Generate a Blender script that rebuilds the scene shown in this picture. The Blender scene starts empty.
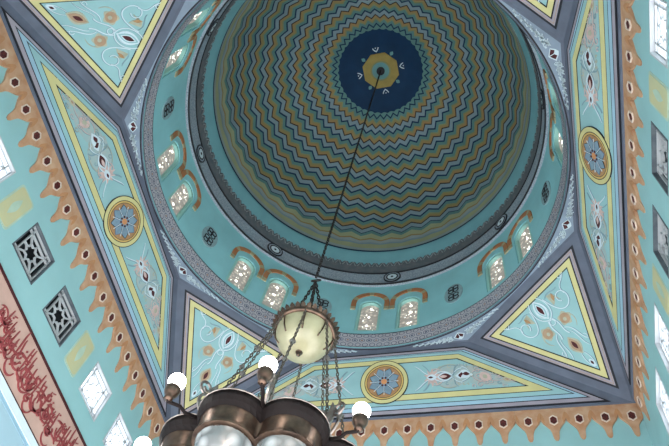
import bpy, bmesh, math, random
from mathutils import Vector, Matrix
from math import sin, cos, pi, radians as rad, hypot, atan2, sqrt

S = 5.0            # half side of the square bay, metres
ZC = 12.85         # height of the bay's cornice line above the floor
SC = bpy.context.scene
COL = SC.collection
rnd = random.Random(7)

def WP(x, y, z):
    return Vector((x * S, y * S, z * S + ZC))

# ------------------------------------------------------------------ materials
def srgb(c):
    def f(v):
        v /= 255.0
        return v / 12.92 if v <= .04045 else ((v + .055) / 1.055) ** 2.4
    return (f(c[0]), f(c[1]), f(c[2]), 1.0)

MATS = {}
def mat(name, c, rough=.75, metal=0.0, var=.10, scale=2.2, bump=0.0, c2=None, emit=None, estr=0, spec=.3, voro=0, trans=0):
    m = bpy.data.materials.new(name)
    m.use_nodes = True
    nt = m.node_tree
    b = nt.nodes['Principled BSDF']
    b.inputs['Roughness'].default_value = rough
    b.inputs['Metallic'].default_value = metal
    b.inputs['Specular IOR Level'].default_value = spec
    b.inputs['Transmission Weight'].default_value = trans
    tc = nt.nodes.new('ShaderNodeTexCoord')
    col = srgb(c)
    if voro:
        n = nt.nodes.new('ShaderNodeTexVoronoi'); n.inputs['Scale'].default_value = voro
        out = n.outputs['Distance']
    else:
        n = nt.nodes.new('ShaderNodeTexNoise'); n.inputs['Scale'].default_value = scale
        n.inputs['Detail'].default_value = 5
        out = n.outputs['Fac']
    nt.links.new(tc.outputs['Object'], n.inputs['Vector'])
    r = nt.nodes.new('ShaderNodeValToRGB')
    if c2 is not None:
        a, bb = col, srgb(c2)
    else:
        a = tuple(min(1, v * (1 + var)) for v in col[:3]) + (1,)
        bb = tuple(v * (1 - var) for v in col[:3]) + (1,)
    r.color_ramp.elements[0].position = .3 if not voro else .15
    r.color_ramp.elements[1].position = .7 if not voro else .55
    r.color_ramp.elements[0].color = a
    r.color_ramp.elements[1].color = bb
    nt.links.new(out, r.inputs['Fac'])
    nt.links.new(r.outputs['Color'], b.inputs['Base Color'])
    if bump:
        bp = nt.nodes.new('ShaderNodeBump'); bp.inputs['Strength'].default_value = bump
        bp.inputs['Distance'].default_value = .02
        nt.links.new(out, bp.inputs['Height']); nt.links.new(bp.outputs['Normal'], b.inputs['Normal'])
    if emit:
        b.inputs['Emission Color'].default_value = srgb(emit)
        b.inputs['Emission Strength'].default_value = estr
    MATS[name] = m
    return m

mat('wall_teal', (144, 186, 189), scale=1.2, var=.06)
mat('drum_teal', (140, 194, 200), scale=1.4, var=.07)
mat('field_teal', (136, 174, 178), scale=1.6, var=.08)
mat('pale_blue', (142, 174, 192), var=.08)
mat('band_grey', (88, 95, 110), scale=3, var=.12)
mat('spandrel_grey', (124, 138, 154), scale=3, var=.12)
mat('pink_grey', (144, 138, 148), scale=4, var=.1)
mat('black_line', (28, 30, 38), rough=.6)
mat('yellow', (190, 184, 132), scale=3, var=.08)
mat('gold', (190, 160, 96), scale=6, var=.12)
mat('field_mauve', (160, 166, 164), c2=(140, 170, 172), scale=9)
mat('gold_brown', (158, 122, 86), scale=8, var=.15)
mat('white_paint', (188, 204, 212), var=.05)
mat('grey_paint', (118, 146, 156), var=.1)
mat('beige_paint', (160, 162, 144), scale=6, var=.12)
mat('orange_paint', (158, 132, 108), scale=6, var=.15)
mat('pink_paint', (190, 166, 160), scale=8, var=.12)
mat('maroon', (70, 30, 34), var=.2, scale=12)
mat('petal_blue', (112, 136, 152), scale=8, var=.12)
mat('star_center', (190, 132, 88), scale=10, var=.12)
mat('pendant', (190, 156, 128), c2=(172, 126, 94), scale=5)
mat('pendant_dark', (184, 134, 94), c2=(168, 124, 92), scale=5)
mat('pendant_line', (206, 188, 174), var=.05)
mat('niche_red', (112, 46, 40), c2=(72, 34, 34), voro=40)
mat('patch_cream', (190, 184, 142), c2=(178, 182, 148), scale=4)
mat('patch_soft', (166, 188, 172), scale=4)
mat('grille_plaster', (176, 180, 184), var=.08)
mat('reveal_grey', (98, 106, 112), c2=(72, 80, 88), scale=6)
mat('dark_void', (10, 14, 20), var=.3)
mat('text_ground', (196, 162, 150), c2=(182, 150, 138), scale=3)
mat('text_red', (142, 66, 68), var=.12)
mat('lower_wall', (160, 188, 200), c2=(150, 180, 194), scale=1.0)
mat('white_trim', (206, 218, 224), var=.05)
mat('lattice_pale', (182, 178, 184), scale=8, var=.12)
mat('lattice_navy', (88, 94, 118), var=.2, scale=10)
mat('lattice_brown', (164, 134, 126), var=.2, scale=10)
mat('cornice_dark', (88, 98, 104), c2=(112, 112, 116), scale=6)
mat('cornice_scroll', (168, 178, 188), c2=(118, 130, 142), scale=26)
mat('cornice_tooth', (150, 158, 160), var=.1)
mat('screen', (232, 218, 206), c2=(150, 142, 136), voro=9, bump=.4, emit=(215, 204, 190), estr=.24)  # plaster given a slight glow that stands for daylight through the lace
mat('window_reveal', (150, 196, 188), var=.08)
mat('brick', (176, 114, 72), c2=(156, 110, 78), scale=6)
mat('brick_pale', (160, 152, 122), var=.1)
mat('ornament_mauve', (132, 152, 160), c2=(140, 172, 176), scale=12)
mat('sky_glass', (255, 255, 255), emit=(240, 247, 255), estr=5.0)
mat('speck_glass', (255, 255, 255), emit=(255, 252, 240), estr=1.6)
# dome
mat('d_light', (118, 138, 148), var=.12, scale=1.5)
mat('d_navy', (14, 46, 76), var=.2)
mat('d_teal', (86, 124, 122), var=.12, scale=1.5)
mat('d_olive', (126, 128, 90), var=.12, scale=1.5)
mat('d_orange', (152, 120, 80), c2=(136, 122, 80), scale=.9)
mat('d_brown', (52, 40, 34), var=.2)
mat('d_pale', (150, 154, 122), var=.1, scale=1.5)
mat('d_palegrey', (140, 152, 152), var=.1, scale=1.5)
mat('d_band', (112, 162, 170), var=.07)
mat('disc_blue', (8, 46, 78), var=.12)
mat('disc_gold', (150, 132, 74), var=.1, scale=5)
mat('disc_teal', (96, 140, 142), var=.1)
# chandelier
mat('bronze', (116, 94, 80), rough=.34, metal=.85, c2=(74, 60, 54), scale=9, bump=.15)
mat('bronze_dark', (26, 21, 21), rough=.6, metal=.0, spec=.12, var=.2)
mat('chain_dark', (38, 36, 34), rough=.6, metal=.2, spec=.2)
mat('chain_metal', (92, 86, 78), rough=.5, metal=.6, var=.2)
mat('aged_silver', (164, 156, 150), rough=.35, metal=.8, c2=(120, 108, 104), scale=14)
mat('marble_glass', (160, 156, 126), rough=.25, c2=(132, 128, 102), scale=4, spec=.5)
mat('crystal', (196, 204, 206), rough=.2, voro=7, bump=1.0, c2=(120, 128, 130), spec=.8, trans=.45)
mat('bulb', (255, 255, 255), emit=(255, 253, 246), estr=9.0)
mat('bounce_floor', (222, 220, 220), var=.05)  # unseen floor, kept pale so it bounces light up to the dome

# ------------------------------------------------------------------ mesh builder
class Flat:
    """frame on a plane: p(s,t,d)"""
    def __init__(s, O, U, V, N):
        s.O, s.U, s.V, s.N = Vector(O), Vector(U).normalized(), Vector(V).normalized(), Vector(N).normalized()
    def p(s, a, b, d=0):
        return s.O + s.U * a + s.V * b + s.N * d
class Round:
    """frame wrapped on the inside of the drum: s along the wall from angle a0 (degrees), t = height"""
    def __init__(s, r, a0, z0=0):
        s.r, s.a0, s.z0 = r, rad(a0), z0
    def p(s, a, b, d=0):
        th = s.a0 - a / s.r
        r = s.r - d
        return Vector((r * cos(th), r * sin(th), s.z0 + b))

class MB:
    def __init__(s):
        s.v, s.f, s.m, s.mats = [], [], [], []
    def mi(s, m):
        if m not in s.mats: s.mats.append(m)
        return s.mats.index(m)
    def face(s, pts, m):
        i = len(s.v); s.v += [tuple(q) for q in pts]
        s.f.append(tuple(range(i, i + len(pts)))); s.m.append(s.mi(m))
    def prism(s, F, poly, d0, d1, m, side=None):
        side = side or m
        top = [F.p(a, b, d1) for a, b in poly]; bot = [F.p(a, b, d0) for a, b in poly]
        i = len(s.v); n = len(poly); s.v += [tuple(q) for q in top + bot]
        s.f.append(tuple(range(i, i + n))); s.m.append(s.mi(m))
        s.f.append(tuple(range(i + 2 * n - 1, i + n - 1, -1))); s.m.append(s.mi(side))
        for k in range(n):
            j = (k + 1) % n
            s.f.append((i + k, i + n + k, i + n + j, i + j)); s.m.append(s.mi(side))
    def ringp(s, F, A, B, d0, d1, m, lift=True):
        """flat ring between polygons A (outer) and B (inner), same count"""
        n = len(A)
        for k in range(n):
            j = (k + 1) % n
            s.face([F.p(*A[k], d1), F.p(*A[j], d1), F.p(*B[j], d1), F.p(*B[k], d1)], m)
            if lift:
                s.face([F.p(*A[k], d0), F.p(*A[j], d0), F.p(*A[j], d1), F.p(*A[k], d1)], m)
                s.face([F.p(*B[k], d1), F.p(*B[j], d1), F.p(*B[j], d0), F.p(*B[k], d0)], m)
    def ribbon(s, F, pts, w, d0, d1, m, taper=False, closed=False):
        n = len(pts)
        if n < 2: return
        L, R = [], []
        for k in range(n):
            if closed: a, b = pts[(k - 1) % n], pts[(k + 1) % n]
            else: a, b = pts[max(k - 1, 0)], pts[min(k + 1, n - 1)]
            dx, dy = b[0] - a[0], b[1] - a[1]; l = hypot(dx, dy) or 1
            ww = w / 2
            if taper:
                t = k / (n - 1); ww *= .25 + .75 * sin(pi * min(max(t, .02), .98)) ** .6
            L.append((pts[k][0] - dy / l * ww, pts[k][1] + dx / l * ww))
            R.append((pts[k][0] + dy / l * ww, pts[k][1] - dx / l * ww))
        for k in range(n if closed else n - 1):
            j = (k + 1) % n
            s.face([F.p(*L[k], d1), F.p(*L[j], d1), F.p(*R[j], d1), F.p(*R[k], d1)], m)
            s.face([F.p(*L[k], d0), F.p(*L[j], d0), F.p(*L[j], d1), F.p(*L[k], d1)], m)
            s.face([F.p(*R[k], d1), F.p(*R[j], d1), F.p(*R[j], d0), F.p(*R[k], d0)], m)
    def build(s, name, parent=None, smooth=False, label=None):
        me = bpy.data.meshes.new(name)
        me.from_pydata([WP(*v) for v in s.v], [], s.f)
        for m in s.mats: me.materials.append(MATS[m])
        me.polygons.foreach_set('material_index', s.m)
        if smooth:
            bm = bmesh.new(); bm.from_mesh(me); bmesh.ops.remove_doubles(bm, verts=bm.verts, dist=1e-4)
            bmesh.ops.recalc_face_normals(bm, faces=bm.faces)
            bm.to_mesh(me); bm.free()
            me.polygons.foreach_set('use_smooth', [True] * len(me.polygons))
        me.update()
        o = bpy.data.objects.new(name, me); COL.objects.link(o)
        if parent is not None:
            o.parent = parent
            o.matrix_parent_inverse = world_of(parent).inverted()
        if label: o['label'] = label
        return o
def world_of(o):
    m = Matrix.Translation(o.location)
    if o.parent is not None:
        return world_of(o.parent) @ o.matrix_parent_inverse @ m
    return m
def thing(name, loc, label, cat, group=None):
    o = bpy.data.objects.new(name, None); COL.objects.link(o)
    o.location = WP(*loc); o.empty_display_size = .3
    o['label'] = label; o['category'] = cat; o['kind'] = 'thing'
    if group: o['group'] = group
    return o
def tag(o, label, cat, group=None):
    o['label'] = label; o['category'] = cat; o['kind'] = 'thing'
    if group: o['group'] = group
    return o
def struct(o):
    o['kind'] = 'structure'; return o

def circ(cx, cy, rx, ry=None, n=28, rot=0, a0=0):
    ry = ry or rx
    o = []
    for k in range(n):
        a = a0 + 2 * pi * k / n
        x, y = rx * cos(a), ry * sin(a)
        o.append((cx + x * cos(rot) - y * sin(rot), cy + x * sin(rot) + y * cos(rot)))
    return o
def lens(cx, cy, L, Wd, rot=0, n=8):
    """pointed bud, length L along rot, width Wd"""
    o = []
    for k in range(n + 1):
        t = k / n; o.append((L * (t - .5), Wd / 2 * sin(pi * t)))
    for k in range(n - 1, 0, -1):
        t = k / n; o.append((L * (t - .5), -Wd / 2 * sin(pi * t)))
    return [(cx + x * cos(rot) - y * sin(rot), cy + x * sin(rot) + y * cos(rot)) for x, y in o]
def spiral(cx, cy, r0, turns, a0, direction=1, n=26, rend=.15):
    o = []
    for k in range(n):
        t = k / (n - 1); a = a0 + direction * turns * 2 * pi * t; r = r0 * (1 - t * (1 - rend))
        o.append((cx + r * cos(a), cy + r * sin(a)))
    return o
def bez(p0, p1, p2, p3, n=14):
    o = []
    for k in range(n + 1):
        t = k / n; u = 1 - t
        o.append(tuple(u**3 * p0[i] + 3 * u*u*t * p1[i] + 3 * u*t*t * p2[i] + t**3 * p3[i] for i in (0, 1)))
    return o
def inset(poly, ds):
    """inset a convex ccw polygon; ds[k] belongs to edge k -> k+1"""
    n = len(poly); lines = []
    for k in range(n):
        a, b = poly[k], poly[(k + 1) % n]
        dx, dy = b[0] - a[0], b[1] - a[1]; l = hypot(dx, dy)
        nx, ny = -dy / l, dx / l
        lines.append((nx, ny, nx * a[0] + ny * a[1] + ds[k]))
    o = []
    for k in range(n):
        a1, b1, c1 = lines[k - 1]; a2, b2, c2 = lines[k]
        D = a1 * b2 - a2 * b1
        o.append(((c1 * b2 - c2 * b1) / D, (a1 * c2 - a2 * c1) / D))
    return o

# ------------------------------------------------------------------ fitted proportions (unit = half side)
B_, K_, Z1 = .8788, .3871, .325       # octagon: apothem, half side of the four long sides, height
RD = .869                             # drum radius
ZT = .864                             # foot of the drum cornice
ZD = 1.167                            # springing of the dome
RDOME, HDOME = .822, .906
WE = 1.022                            # wall face

# ------------------------------------------------------------------ setting
def cut(o, cutters):
    for c in cutters:
        md = o.modifiers.new('b', 'BOOLEAN'); md.object = c; md.operation = 'DIFFERENCE'; md.solver = 'EXACT'
    dg = bpy.context.evaluated_depsgraph_get()
    me = bpy.data.meshes.new_from_object(o.evaluated_get(dg))
    o.modifiers.clear(); o.data = me
    for c in cutters: bpy.data.objects.remove(c)

ZB = -1.30
WALLS = {
    'left':  dict(F=Flat((-WE, 0, 0), (0, 1, 0), (0, 0, 1), (1, 0, 0)), dy=.0, dz=0.0),
    'front': dict(F=Flat((0, WE, 0), (1, 0, 0), (0, 0, 1), (0, -1, 0)), dy=0, dz=0.0),
    'right': dict(F=Flat((WE, 0, 0), (0, -1, 0), (0, 0, 1), (-1, 0, 0)), dy=.05, dz=-.03),
    'back':  dict(F=Flat((0, -WE, 0), (-1, 0, 0), (0, 0, 1), (0, 1, 0)), dy=0, dz=0),
}
def rect(x0, y0, x1, y1): return [(x0, y0), (x1, y0), (x1, y1), (x0, y1)]
WIN = [(-.742, 1), (-.48, 1), (-.123, 0), (.142, 0), (.494, 1), (.752, 1)]
HW, WZ0, WZ1 = .0825, -.397, -.231
def sgn(side): return -1 if side == 'right' else 1      # s axis of the right wall runs towards -y
for side, w in WALLS.items():
    F = w['F']; m = MB()
    e = WE + .06 if side in ('front', 'back') else WE
    m.prism(F, rect(-e, ZB, e, 0.0), -.06, 0, 'wall_teal')
    o = m.build('wall_' + side); struct(o)
    if side in ('left', 'right'):
        cs = []
        for (y, lit) in WIN:
            s0 = sgn(side) * y + w['dy']
            c = MB(); c.prism(F, rect(s0 - HW, WZ0 + w['dz'], s0 + HW, WZ1 + w['dz']), -.2, .02, 'reveal_grey')
            cs.append(c.build('cutter'))
        # drop windows behind the camera end of the walls
        cut(o, cs)

m = MB(); m.prism(Flat((0, 0, -ZC / S), (1, 0, 0), (0, 1, 0), (0, 0, 1)), rect(-3, -3, 3, 3), -.03, 0, 'bounce_floor')
struct(m.build('floor'))

# vault between the walls and the octagon, with the spandrels round the drum
OCT = [(B_, -K_), (B_, K_), (K_, B_), (-K_, B_), (-B_, K_), (-B_, -K_), (-K_, -B_), (K_, -B_)]
SQ = [(1, -1), (1, 1), (-1, 1), (-1, -1)]
m = MB()
for q in range(4):
    a, b = SQ[q], SQ[(q + 1) % 4]
    o1, o2 = OCT[2 * q], OCT[2 * q + 1]
    m.face([(a[0], a[1], 0), (b[0], b[1], 0), (o2[0], o2[1], Z1), (o1[0], o1[1], Z1)], 'band_grey')
    o3 = OCT[(2 * q + 2) % 8]
    m.face([(b[0], b[1], 0), (o3[0], o3[1], Z1), (o2[0], o2[1], Z1)], 'band_grey')
    # narrow flat soffit back to the wall face
    m.face([(a[0], a[1], 0), (b[0], b[1], 0), (b[0] * 1.03, b[1] * 1.03, 0), (a[0] * 1.03, a[1] * 1.03, 0)], 'band_grey')
def octr(a):
    best = 9
    for k in range(8):
        p, q = OCT[k], OCT[(k + 1) % 8]
        dx, dy = q[0] - p[0], q[1] - p[1]
        D = cos(a) * dy - sin(a) * dx
        if abs(D) < 1e-9: continue
        r = (p[0] * dy - p[1] * dx) / D
        if r > 0: best = min(best, r)
    return best
angs = sorted(set([2 * pi * k / 192 for k in range(192)] + [atan2(y, x) % (2 * pi) for x, y in OCT]))
for k in range(len(angs)):
    a, b = angs[k], angs[(k + 1) % len(angs)]
    ro, rp = octr(a), octr(b)
    def P(r, t, z=Z1): return (r * cos(t), r * sin(t), z)
    rings = [(lambda t, r: r, 'spandrel_grey', None)]
    oa, ob = ro - .012, rp - .012
    if oa > .882:
        m.face([P(ro, a), P(rp, b), P(ob, b), P(oa, a)], 'band_grey')
        m.face([P(oa, a), P(ob, b), P(.880, b), P(.880, a)], 'spandrel_grey')
    else:
        m.face([P(ro, a), P(rp, b), P(.880, b), P(.880, a)], 'band_grey')
    m.face([P(.880, a), P(.880, b), P(.874, b), P(.874, a)], 'black_line')
    m.face([P(.874, a), P(.874, b), P(RD, b), P(RD, a)], 'band_grey')
struct(m.build('ceiling'))

# drum wall (window recesses cut through)
NP = 144
m = MB()
prof_in = [(RD, Z1), (RD - .006, ZT + .02)]
for k in range(NP):
    a, b = 2 * pi * k / NP, 2 * pi * (k + 1) / NP
    def P(r, t, z): return (r * cos(t), r * sin(t), z)
    m.face([P(RD, a, Z1), P(RD, b, Z1), P(RD - .002, b, ZD), P(RD - .002, a, ZD)], 'drum_teal')
    m.face([P(1.0, a, Z1 + .002), P(1.0, a, ZD), P(1.0, b, ZD), P(1.0, b, Z1 + .002)], 'drum_teal')
    m.face([P(RD, a, Z1), P(1.0, a, Z1 + .002), P(1.0, b, Z1 + .002), P(RD, b, Z1)], 'drum_teal')
    m.face([P(RD - .002, a, ZD), P(RD - .002, b, ZD), P(1.0, b, ZD), P(1.0, a, ZD)], 'drum_teal')
drum = m.build('wall_drum', smooth=True); struct(drum)
drum.data.polygons.foreach_set('use_smooth', [False] * len(drum.data.polygons))
WHW, WB, WS = .060, .462, .668   # half width, sill, spring of the arch
def archpoly(hw, zb, zs, n=12, rise=None):
    o = [(-hw, zb), (hw, zb)]
    rise = rise or hw
    for k in range(n + 1):
        a = pi * k / n; o.append((hw * cos(a), zs + rise * sin(a)))
    return o
PAIR = {90: 'on the drum just right of the chain', 135: 'on the drum just left of the chain',
        180: 'at the far left of the drum', -135: 'at the top left of the drum', 45: 'at the lower right of the drum', 0: 'at the right of the drum, nearly edge on'}
wins = []
for pa in (90, 135, 180, -135, 45, 0):
    for sd in (-1, 1):
        wins.append((pa + sd * 6.6, pa, sd))
cs = []
for (a, pa, sd) in wins:
    c = MB(); F = Flat((0, 0, 0), (sin(rad(a)), -cos(rad(a)), 0), (0, 0, 1), (-cos(rad(a)), -sin(rad(a)), 0))
    c.prism(F, archpoly(WHW, WB, WS), -.94, -.80, 'window_reveal')
    cs.append(c.build('cutter'))
cut(drum, cs)

# ------------------------------------------------------------------ drum windows
def side_word(pa, sd):
    if pa in (90, 135, 45): return 'left' if sd > 0 else 'right'
    if pa in (180, -135): return 'upper' if sd > 0 else 'lower'
    return 'lower' if sd > 0 else 'upper'
for (a, pa, sd) in wins:
    wd = side_word(pa, sd)
    if pa == 180: wd = 'upper' if sd > 0 else 'lower'
    w = thing('arched_window', tuple(Round(RD, a).p(0, WB)), '%s arched window of the pair %s' % (wd, PAIR[pa]), 'window', 'arched windows of the drum')
    F = Flat((0, 0, 0), (sin(rad(a)), -cos(rad(a)), 0), (0, 0, 1), (-cos(rad(a)), -sin(rad(a)), 0))
    m = MB()
    A = archpoly(WHW, WB, WS); Bp = archpoly(WHW - .013, WB + .012, WS)
    m.ringp(F, A, Bp, -.90, -.872, 'window_reveal')
    m.build('reveal', w)
    m = MB()
    m.prism(F, Bp, -.897, -.889, 'screen')
    m.build('screen', w)
    m = MB(); r2 = random.Random(int(a * 10))
    for k in range(3):
        m.prism(F, circ(r2.uniform(-.006, .008), .53 + k * .075 + r2.uniform(-.01, .01), .0065 + .003 * r2.random(), .008, n=7, rot=r2.random()), -.889, -.887, 'speck_glass')
    for k in range(16):
        m.prism(F, circ(r2.uniform(-.034, .034), r2.uniform(.48, .70), .0016 + .0016 * r2.random(), n=5, rot=r2.random()), -.889, -.8872, 'speck_glass')
    m.build('glass_piece', w, label='small bright glass pieces set in the screen')
# brick arches over each pair
for pa in (90, 135, 180, -135, 45, 0):
    w = thing('brick_arch', tuple(Round(RD, pa).p(0, .64)), 'orange brick arch over the window pair %s' % PAIR[pa], 'arch', 'brick arches of the drum')
    for sd in (-1, 1):
        F = Round(RD - .003, pa + sd * 6.6)
        m = MB()
        r0, r1 = .073, .098; zc = .700
        lim = 6.6 * pi / 180 * RD
        blocks = []
        n = 11
        for k in range(n):
            a0, a1 = pi * k / n, pi * (k + 1) / n
            pl = []
            for t in range(4): 
                aa = a0 + (a1 - a0) * t / 3; pl.append((r1 * cos(aa), zc + r1 * sin(aa)))
            for t in range(3, -1, -1):
                aa = a0 + (a1 - a0) * t / 3; pl.append((r0 * cos(aa), zc + r0 * sin(aa)))
            # s axis runs toward smaller angle: sd=+1 arch meets its partner on its +s side
            pl = [(min(x, lim) if sd > 0 else max(x, -lim), z) for x, z in pl]
            m.prism(F, pl, -.004, .004, 'brick' if k % 2 == 0 else ('brick_pale' if k % 4 == 1 else 'brick'))
        for sx in (-1, 1):
            for q, (za, zb2) in enumerate(((.664, .70), (.640, .664))):
                x0, x1 = sx * r0, sx * min(r1, lim if sx == sd else 9)
                if abs(x1 - x0) > .004:
                    m.prism(F, rect(min(x0, x1), za, max(x0, x1), zb2), -.004, .004, 'brick' if q == 0 else 'brick_pale')
        m.build('voussoir_ring', w)
# painted interlace ornaments
ORN = {112.5: 'between the chain and the globe, on the front of the drum', 157.5: 'on the left side of the drum', -157.5: 'at the upper left of the drum',
       67.5: 'right of the front window pair', 22.5: 'on the right side of the drum'}
for a, t in ORN.items():
    F = Round(RD - .003, a); m = MB()
    m.prism(F, circ(0, .618, .050, .078, n=24), -.003, .002, 'ornament_mauve')
    for zc in (.650, .586):
        for q in range(4):
            ax = q * pi / 2 + pi / 4
            m.ringp(F, circ(.017 * cos(ax), zc + .017 * sin(ax), .0175, n=14), circ(.017 * cos(ax), zc + .017 * sin(ax), .0118, n=14), .001, .004, 'black_line')
        m.prism(F, circ(0, zc, .006, n=8), .001, .005, 'black_line')
    tag(m.build('interlace_ornament'), 'dark painted knot ornament ' + t, 'ornament', 'painted knots between the window pairs')

# lattice band at the foot of the drum
lb = thing('lattice_band', (0, 0, Z1), 'narrow band of painted lattice ringing the foot of the drum', 'painted band')
m = MB(); F = Round(RD - .002, 0)
N = 160; per = 2 * pi * RD / N
ZL0, ZL1 = Z1 + .004, .432
for k in range(N):
    x0, x1 = k * per, (k + 1) * per
    m.face([F.p(x0, ZL0, .001), F.p(x1, ZL0, .001), F.p(x1, ZL1, .001), F.p(x0, ZL1, .001)], 'lattice_pale')
m.build('ground', lb)
m = MB()
for k in range(N):
    x0 = k * per
    for (z, ln) in ((ZL0, .003), (ZL1 - .004, .004)):
        m.face([F.p(x0, z, .0022), F.p(x0 + per, z, .0022), F.p(x0 + per, z + ln, .0022), F.p(x0, z + ln, .0022)], 'black_line')
    for r in range(3):
        zc = ZL0 + .017 + r * .0345
        xc = x0 + (per / 2 if r % 2 else 0)
        hx = [(xc - .0135, zc - .007), (xc, zc - .0165), (xc + .0135, zc - .007), (xc + .0135, zc + .007), (xc, zc + .0165), (xc - .0135, zc + .007)]
        hi = [(xc + (x - xc) * .76, zc + (z - zc) * .78) for x, z in hx]
        m.ringp(F, hx, hi, 0, .002, 'lattice_navy', lift=False)
        if r == 1: m.face([F.p(xc + (x - xc) * .42, zc + (z - zc) * .42, .002) for x, z in hx], ('lattice_brown', 'lattice_navy')[k % 2])
m.build('interlace', lb)

# ------------------------------------------------------------------ drum cornice
def revolve(m, prof, mats, n=144):
    for k in range(n):
        a, b = 2 * pi * k / n, 2 * pi * (k + 1) / n
        for j in range(len(prof) - 1):
            (r0, z0), (r1, z1) = prof[j], prof[j + 1]
            m.face([(r0 * cos(a), r0 * sin(a), z0), (r0 * cos(b), r0 * sin(b), z0), (r1 * cos(b), r1 * sin(b), z1), (r1 * cos(a), r1 * sin(a), z1)], mats[j])
cr = thing('drum_cornice', (0, 0, ZT), 'grey ring cornice with scrolls and round bosses between drum and dome', 'cornice')
m = MB(); revolve(m, [(RD, ZT - .004), (.856, ZT - .002), (.850, ZT + .001), (.849, ZT + .006), (.852, ZT + .018)], ['cornice_scroll', 'black_line', 'black_line', 'cornice_scroll']); m.build('lower_bead', cr)
m = MB(); revolve(m, [(.852, ZT + .018), (.851, .966)], ['cornice_scroll']); m.build('scroll_band', cr)
m = MB(); revolve(m, [(.851, .966), (.847, .969), (.847, .977), (.850, .980)], ['black_line'] * 3); m.build('upper_bead', cr)
m = MB(); revolve(m, [(.850, .980), (.846, 1.062)], ['cornice_dark'])
F = Round(.8465, 0); NT = 128; per = 2 * pi * .8465 / NT
m.build('dark_frieze', cr)
m = MB()
for k in range(NT):
    x = k * per
    m.face([F.p(x, 1.060, 0), F.p(x + per, 1.060, 0), F.p(x + per / 2, 1.10, .005)], 'cornice_dark')
    m.ribbon(F, [(x + .004, 1.036), (x + per / 2, 1.078), (x + per - .004, 1.036)], .005, .001, .004, 'cornice_tooth')
m.build('tooth_row', cr)
for k in range(8):
    if k in (6,): continue
    F = Round(.852, k * 45 + (0 if k != 5 else 0)); m = MB()
    for (ra, rb, d, c) in ((.050, .043, .006, 'black_line'), (.043, .034, .005, 'cornice_scroll'), (.034, .027, .007, 'black_line')):
        m.ringp(F, circ(0, .925, ra * .95, ra, n=28), circ(0, .925, rb * .95, rb, n=28), 0, d, c)
    m.prism(F, circ(0, .925, .026, n=20), 0, .006, 'white_trim')
    m.prism(F, circ(0, .925, .007, n=10), 0, .008, 'black_line')
    m.build('round_boss', cr)

# ------------------------------------------------------------------ dome
dome = thing('dome', (0, 0, ZD), 'large painted dome with rings of blue, teal and ochre zigzags round a dark blue disc', 'dome')
m = MB(); revolve(m, [(.848, 1.060), (.838, 1.11), (.824, ZD - .010), (.8222, ZD + .004)], ['d_band', 'd_band', 'd_band']); m.build('plain_band', dome, smooth=True, label='plain teal band under the zigzags')
def DP(th, az, lift=0):
    t = rad(th)
    return ((RDOME - lift) * sin(t) * cos(az), (RDOME - lift) * sin(t) * sin(az), ZD + (HDOME - lift) * cos(t))
NZ = 42
AMP = 1.15
bands = []      # (theta, material up to next)
th = 20.25
bands.append((16.0, 'd_teal')); bands.append((18.6, 'd_teal'))
k = 0
for i in range(9):
    base = 20.25 + 7.05 * i
    g = lambda f: base + 7.05 * f
    if i < 8:
        bands += [(g(0), 'd_navy'), (g(.12), 'd_teal'), (g(.34), 'd_olive'), (g(.45), 'd_orange' ), (g(.63), 'd_brown'), (g(.72), 'd_light')]
    else:
        bands += [(g(0), 'd_navy'), (g(.06), 'd_teal'), (g(.28), 'd_pale'), (g(.62), 'd_orange'), (g(.74), 'd_palegrey'), (g(.98), 'd_light'), (g(1.12), 'd_pale'), (g(1.50), 'd_palegrey')]
bands.append((88.9, 'd_navy')); bands.append((89.9, 'd_band')); bands.append((90.5, None))
m = MB()
PH = rad(91.73)
def zz(j): return 1 if j % 2 == 0 else -1
def amp(t): 
    if t > 86.5: return 0
    return AMP * (1.0 if t < 78 else max(.15, (87 - t) / 9)) * (.5 if t < 19 else .78 if t < 30 else .9 if t < 40 else 1)
NS = NZ * 4
for i in range(len(bands) - 1):
    t0, c = bands[i]; t1 = bands[i + 1][0]
    for j in range(NS):
        az0 = PH + 2 * pi * j / NS; az1 = PH + 2 * pi * (j + 1) / NS
        def tri(jj): 
            u = (jj % 4)
            return (-1, 0, 1, 0)[u]
        q0, q1 = tri(j), tri(j + 1)
        a0, a1 = amp(t0), amp(t1)
        m.face([DP(t0 + q0 * a0, az0), DP(t0 + q1 * a0, az1), DP(t1 + q1 * a1, az1), DP(t1 + q0 * a1, az0)], c)
m.build('zigzag_shell', dome)
ad = MB()
for ta, tb, c in ((18.9, 12, 'disc_blue'), (12, 6, 'disc_blue'), (6, .01, 'disc_blue')):
    for j in range(120):
        az0 = 2 * pi * j / 120; az1 = 2 * pi * (j + 1) / 120
        wa = 0.35 * (1 if j % 3 == 0 else -.5) if ta > 18 else 0
        wb = 0.35 * (1 if (j + 1) % 3 == 0 else -.5) if ta > 18 else 0
        L = .004
        ad.face([DP(ta + wa, az0, L), DP(ta + wb, az1, L), DP(tb, az1, L), DP(tb, az0, L)], c)
ado = ad.build('apex_disc', dome, label='dark blue disc at the dome apex')
m = MB(); G = Flat((0, 0, ZD + HDOME - .016), (1, 0, 0), (0, 1, 0), (0, 0, -1))
m.prism(G, circ(0, 0, .118, n=8, a0=pi / 8), -.004, .004, 'disc_gold')
m.ringp(G, circ(0, 0, .064, n=32), circ(0, 0, .054, n=32), .003, .006, 'd_olive')
m.prism(G, circ(0, 0, .054, n=32), .003, .006, 'disc_teal')
m.prism(G, circ(0, 0, .026, n=24), .006, .016, 'black_line')
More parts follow.
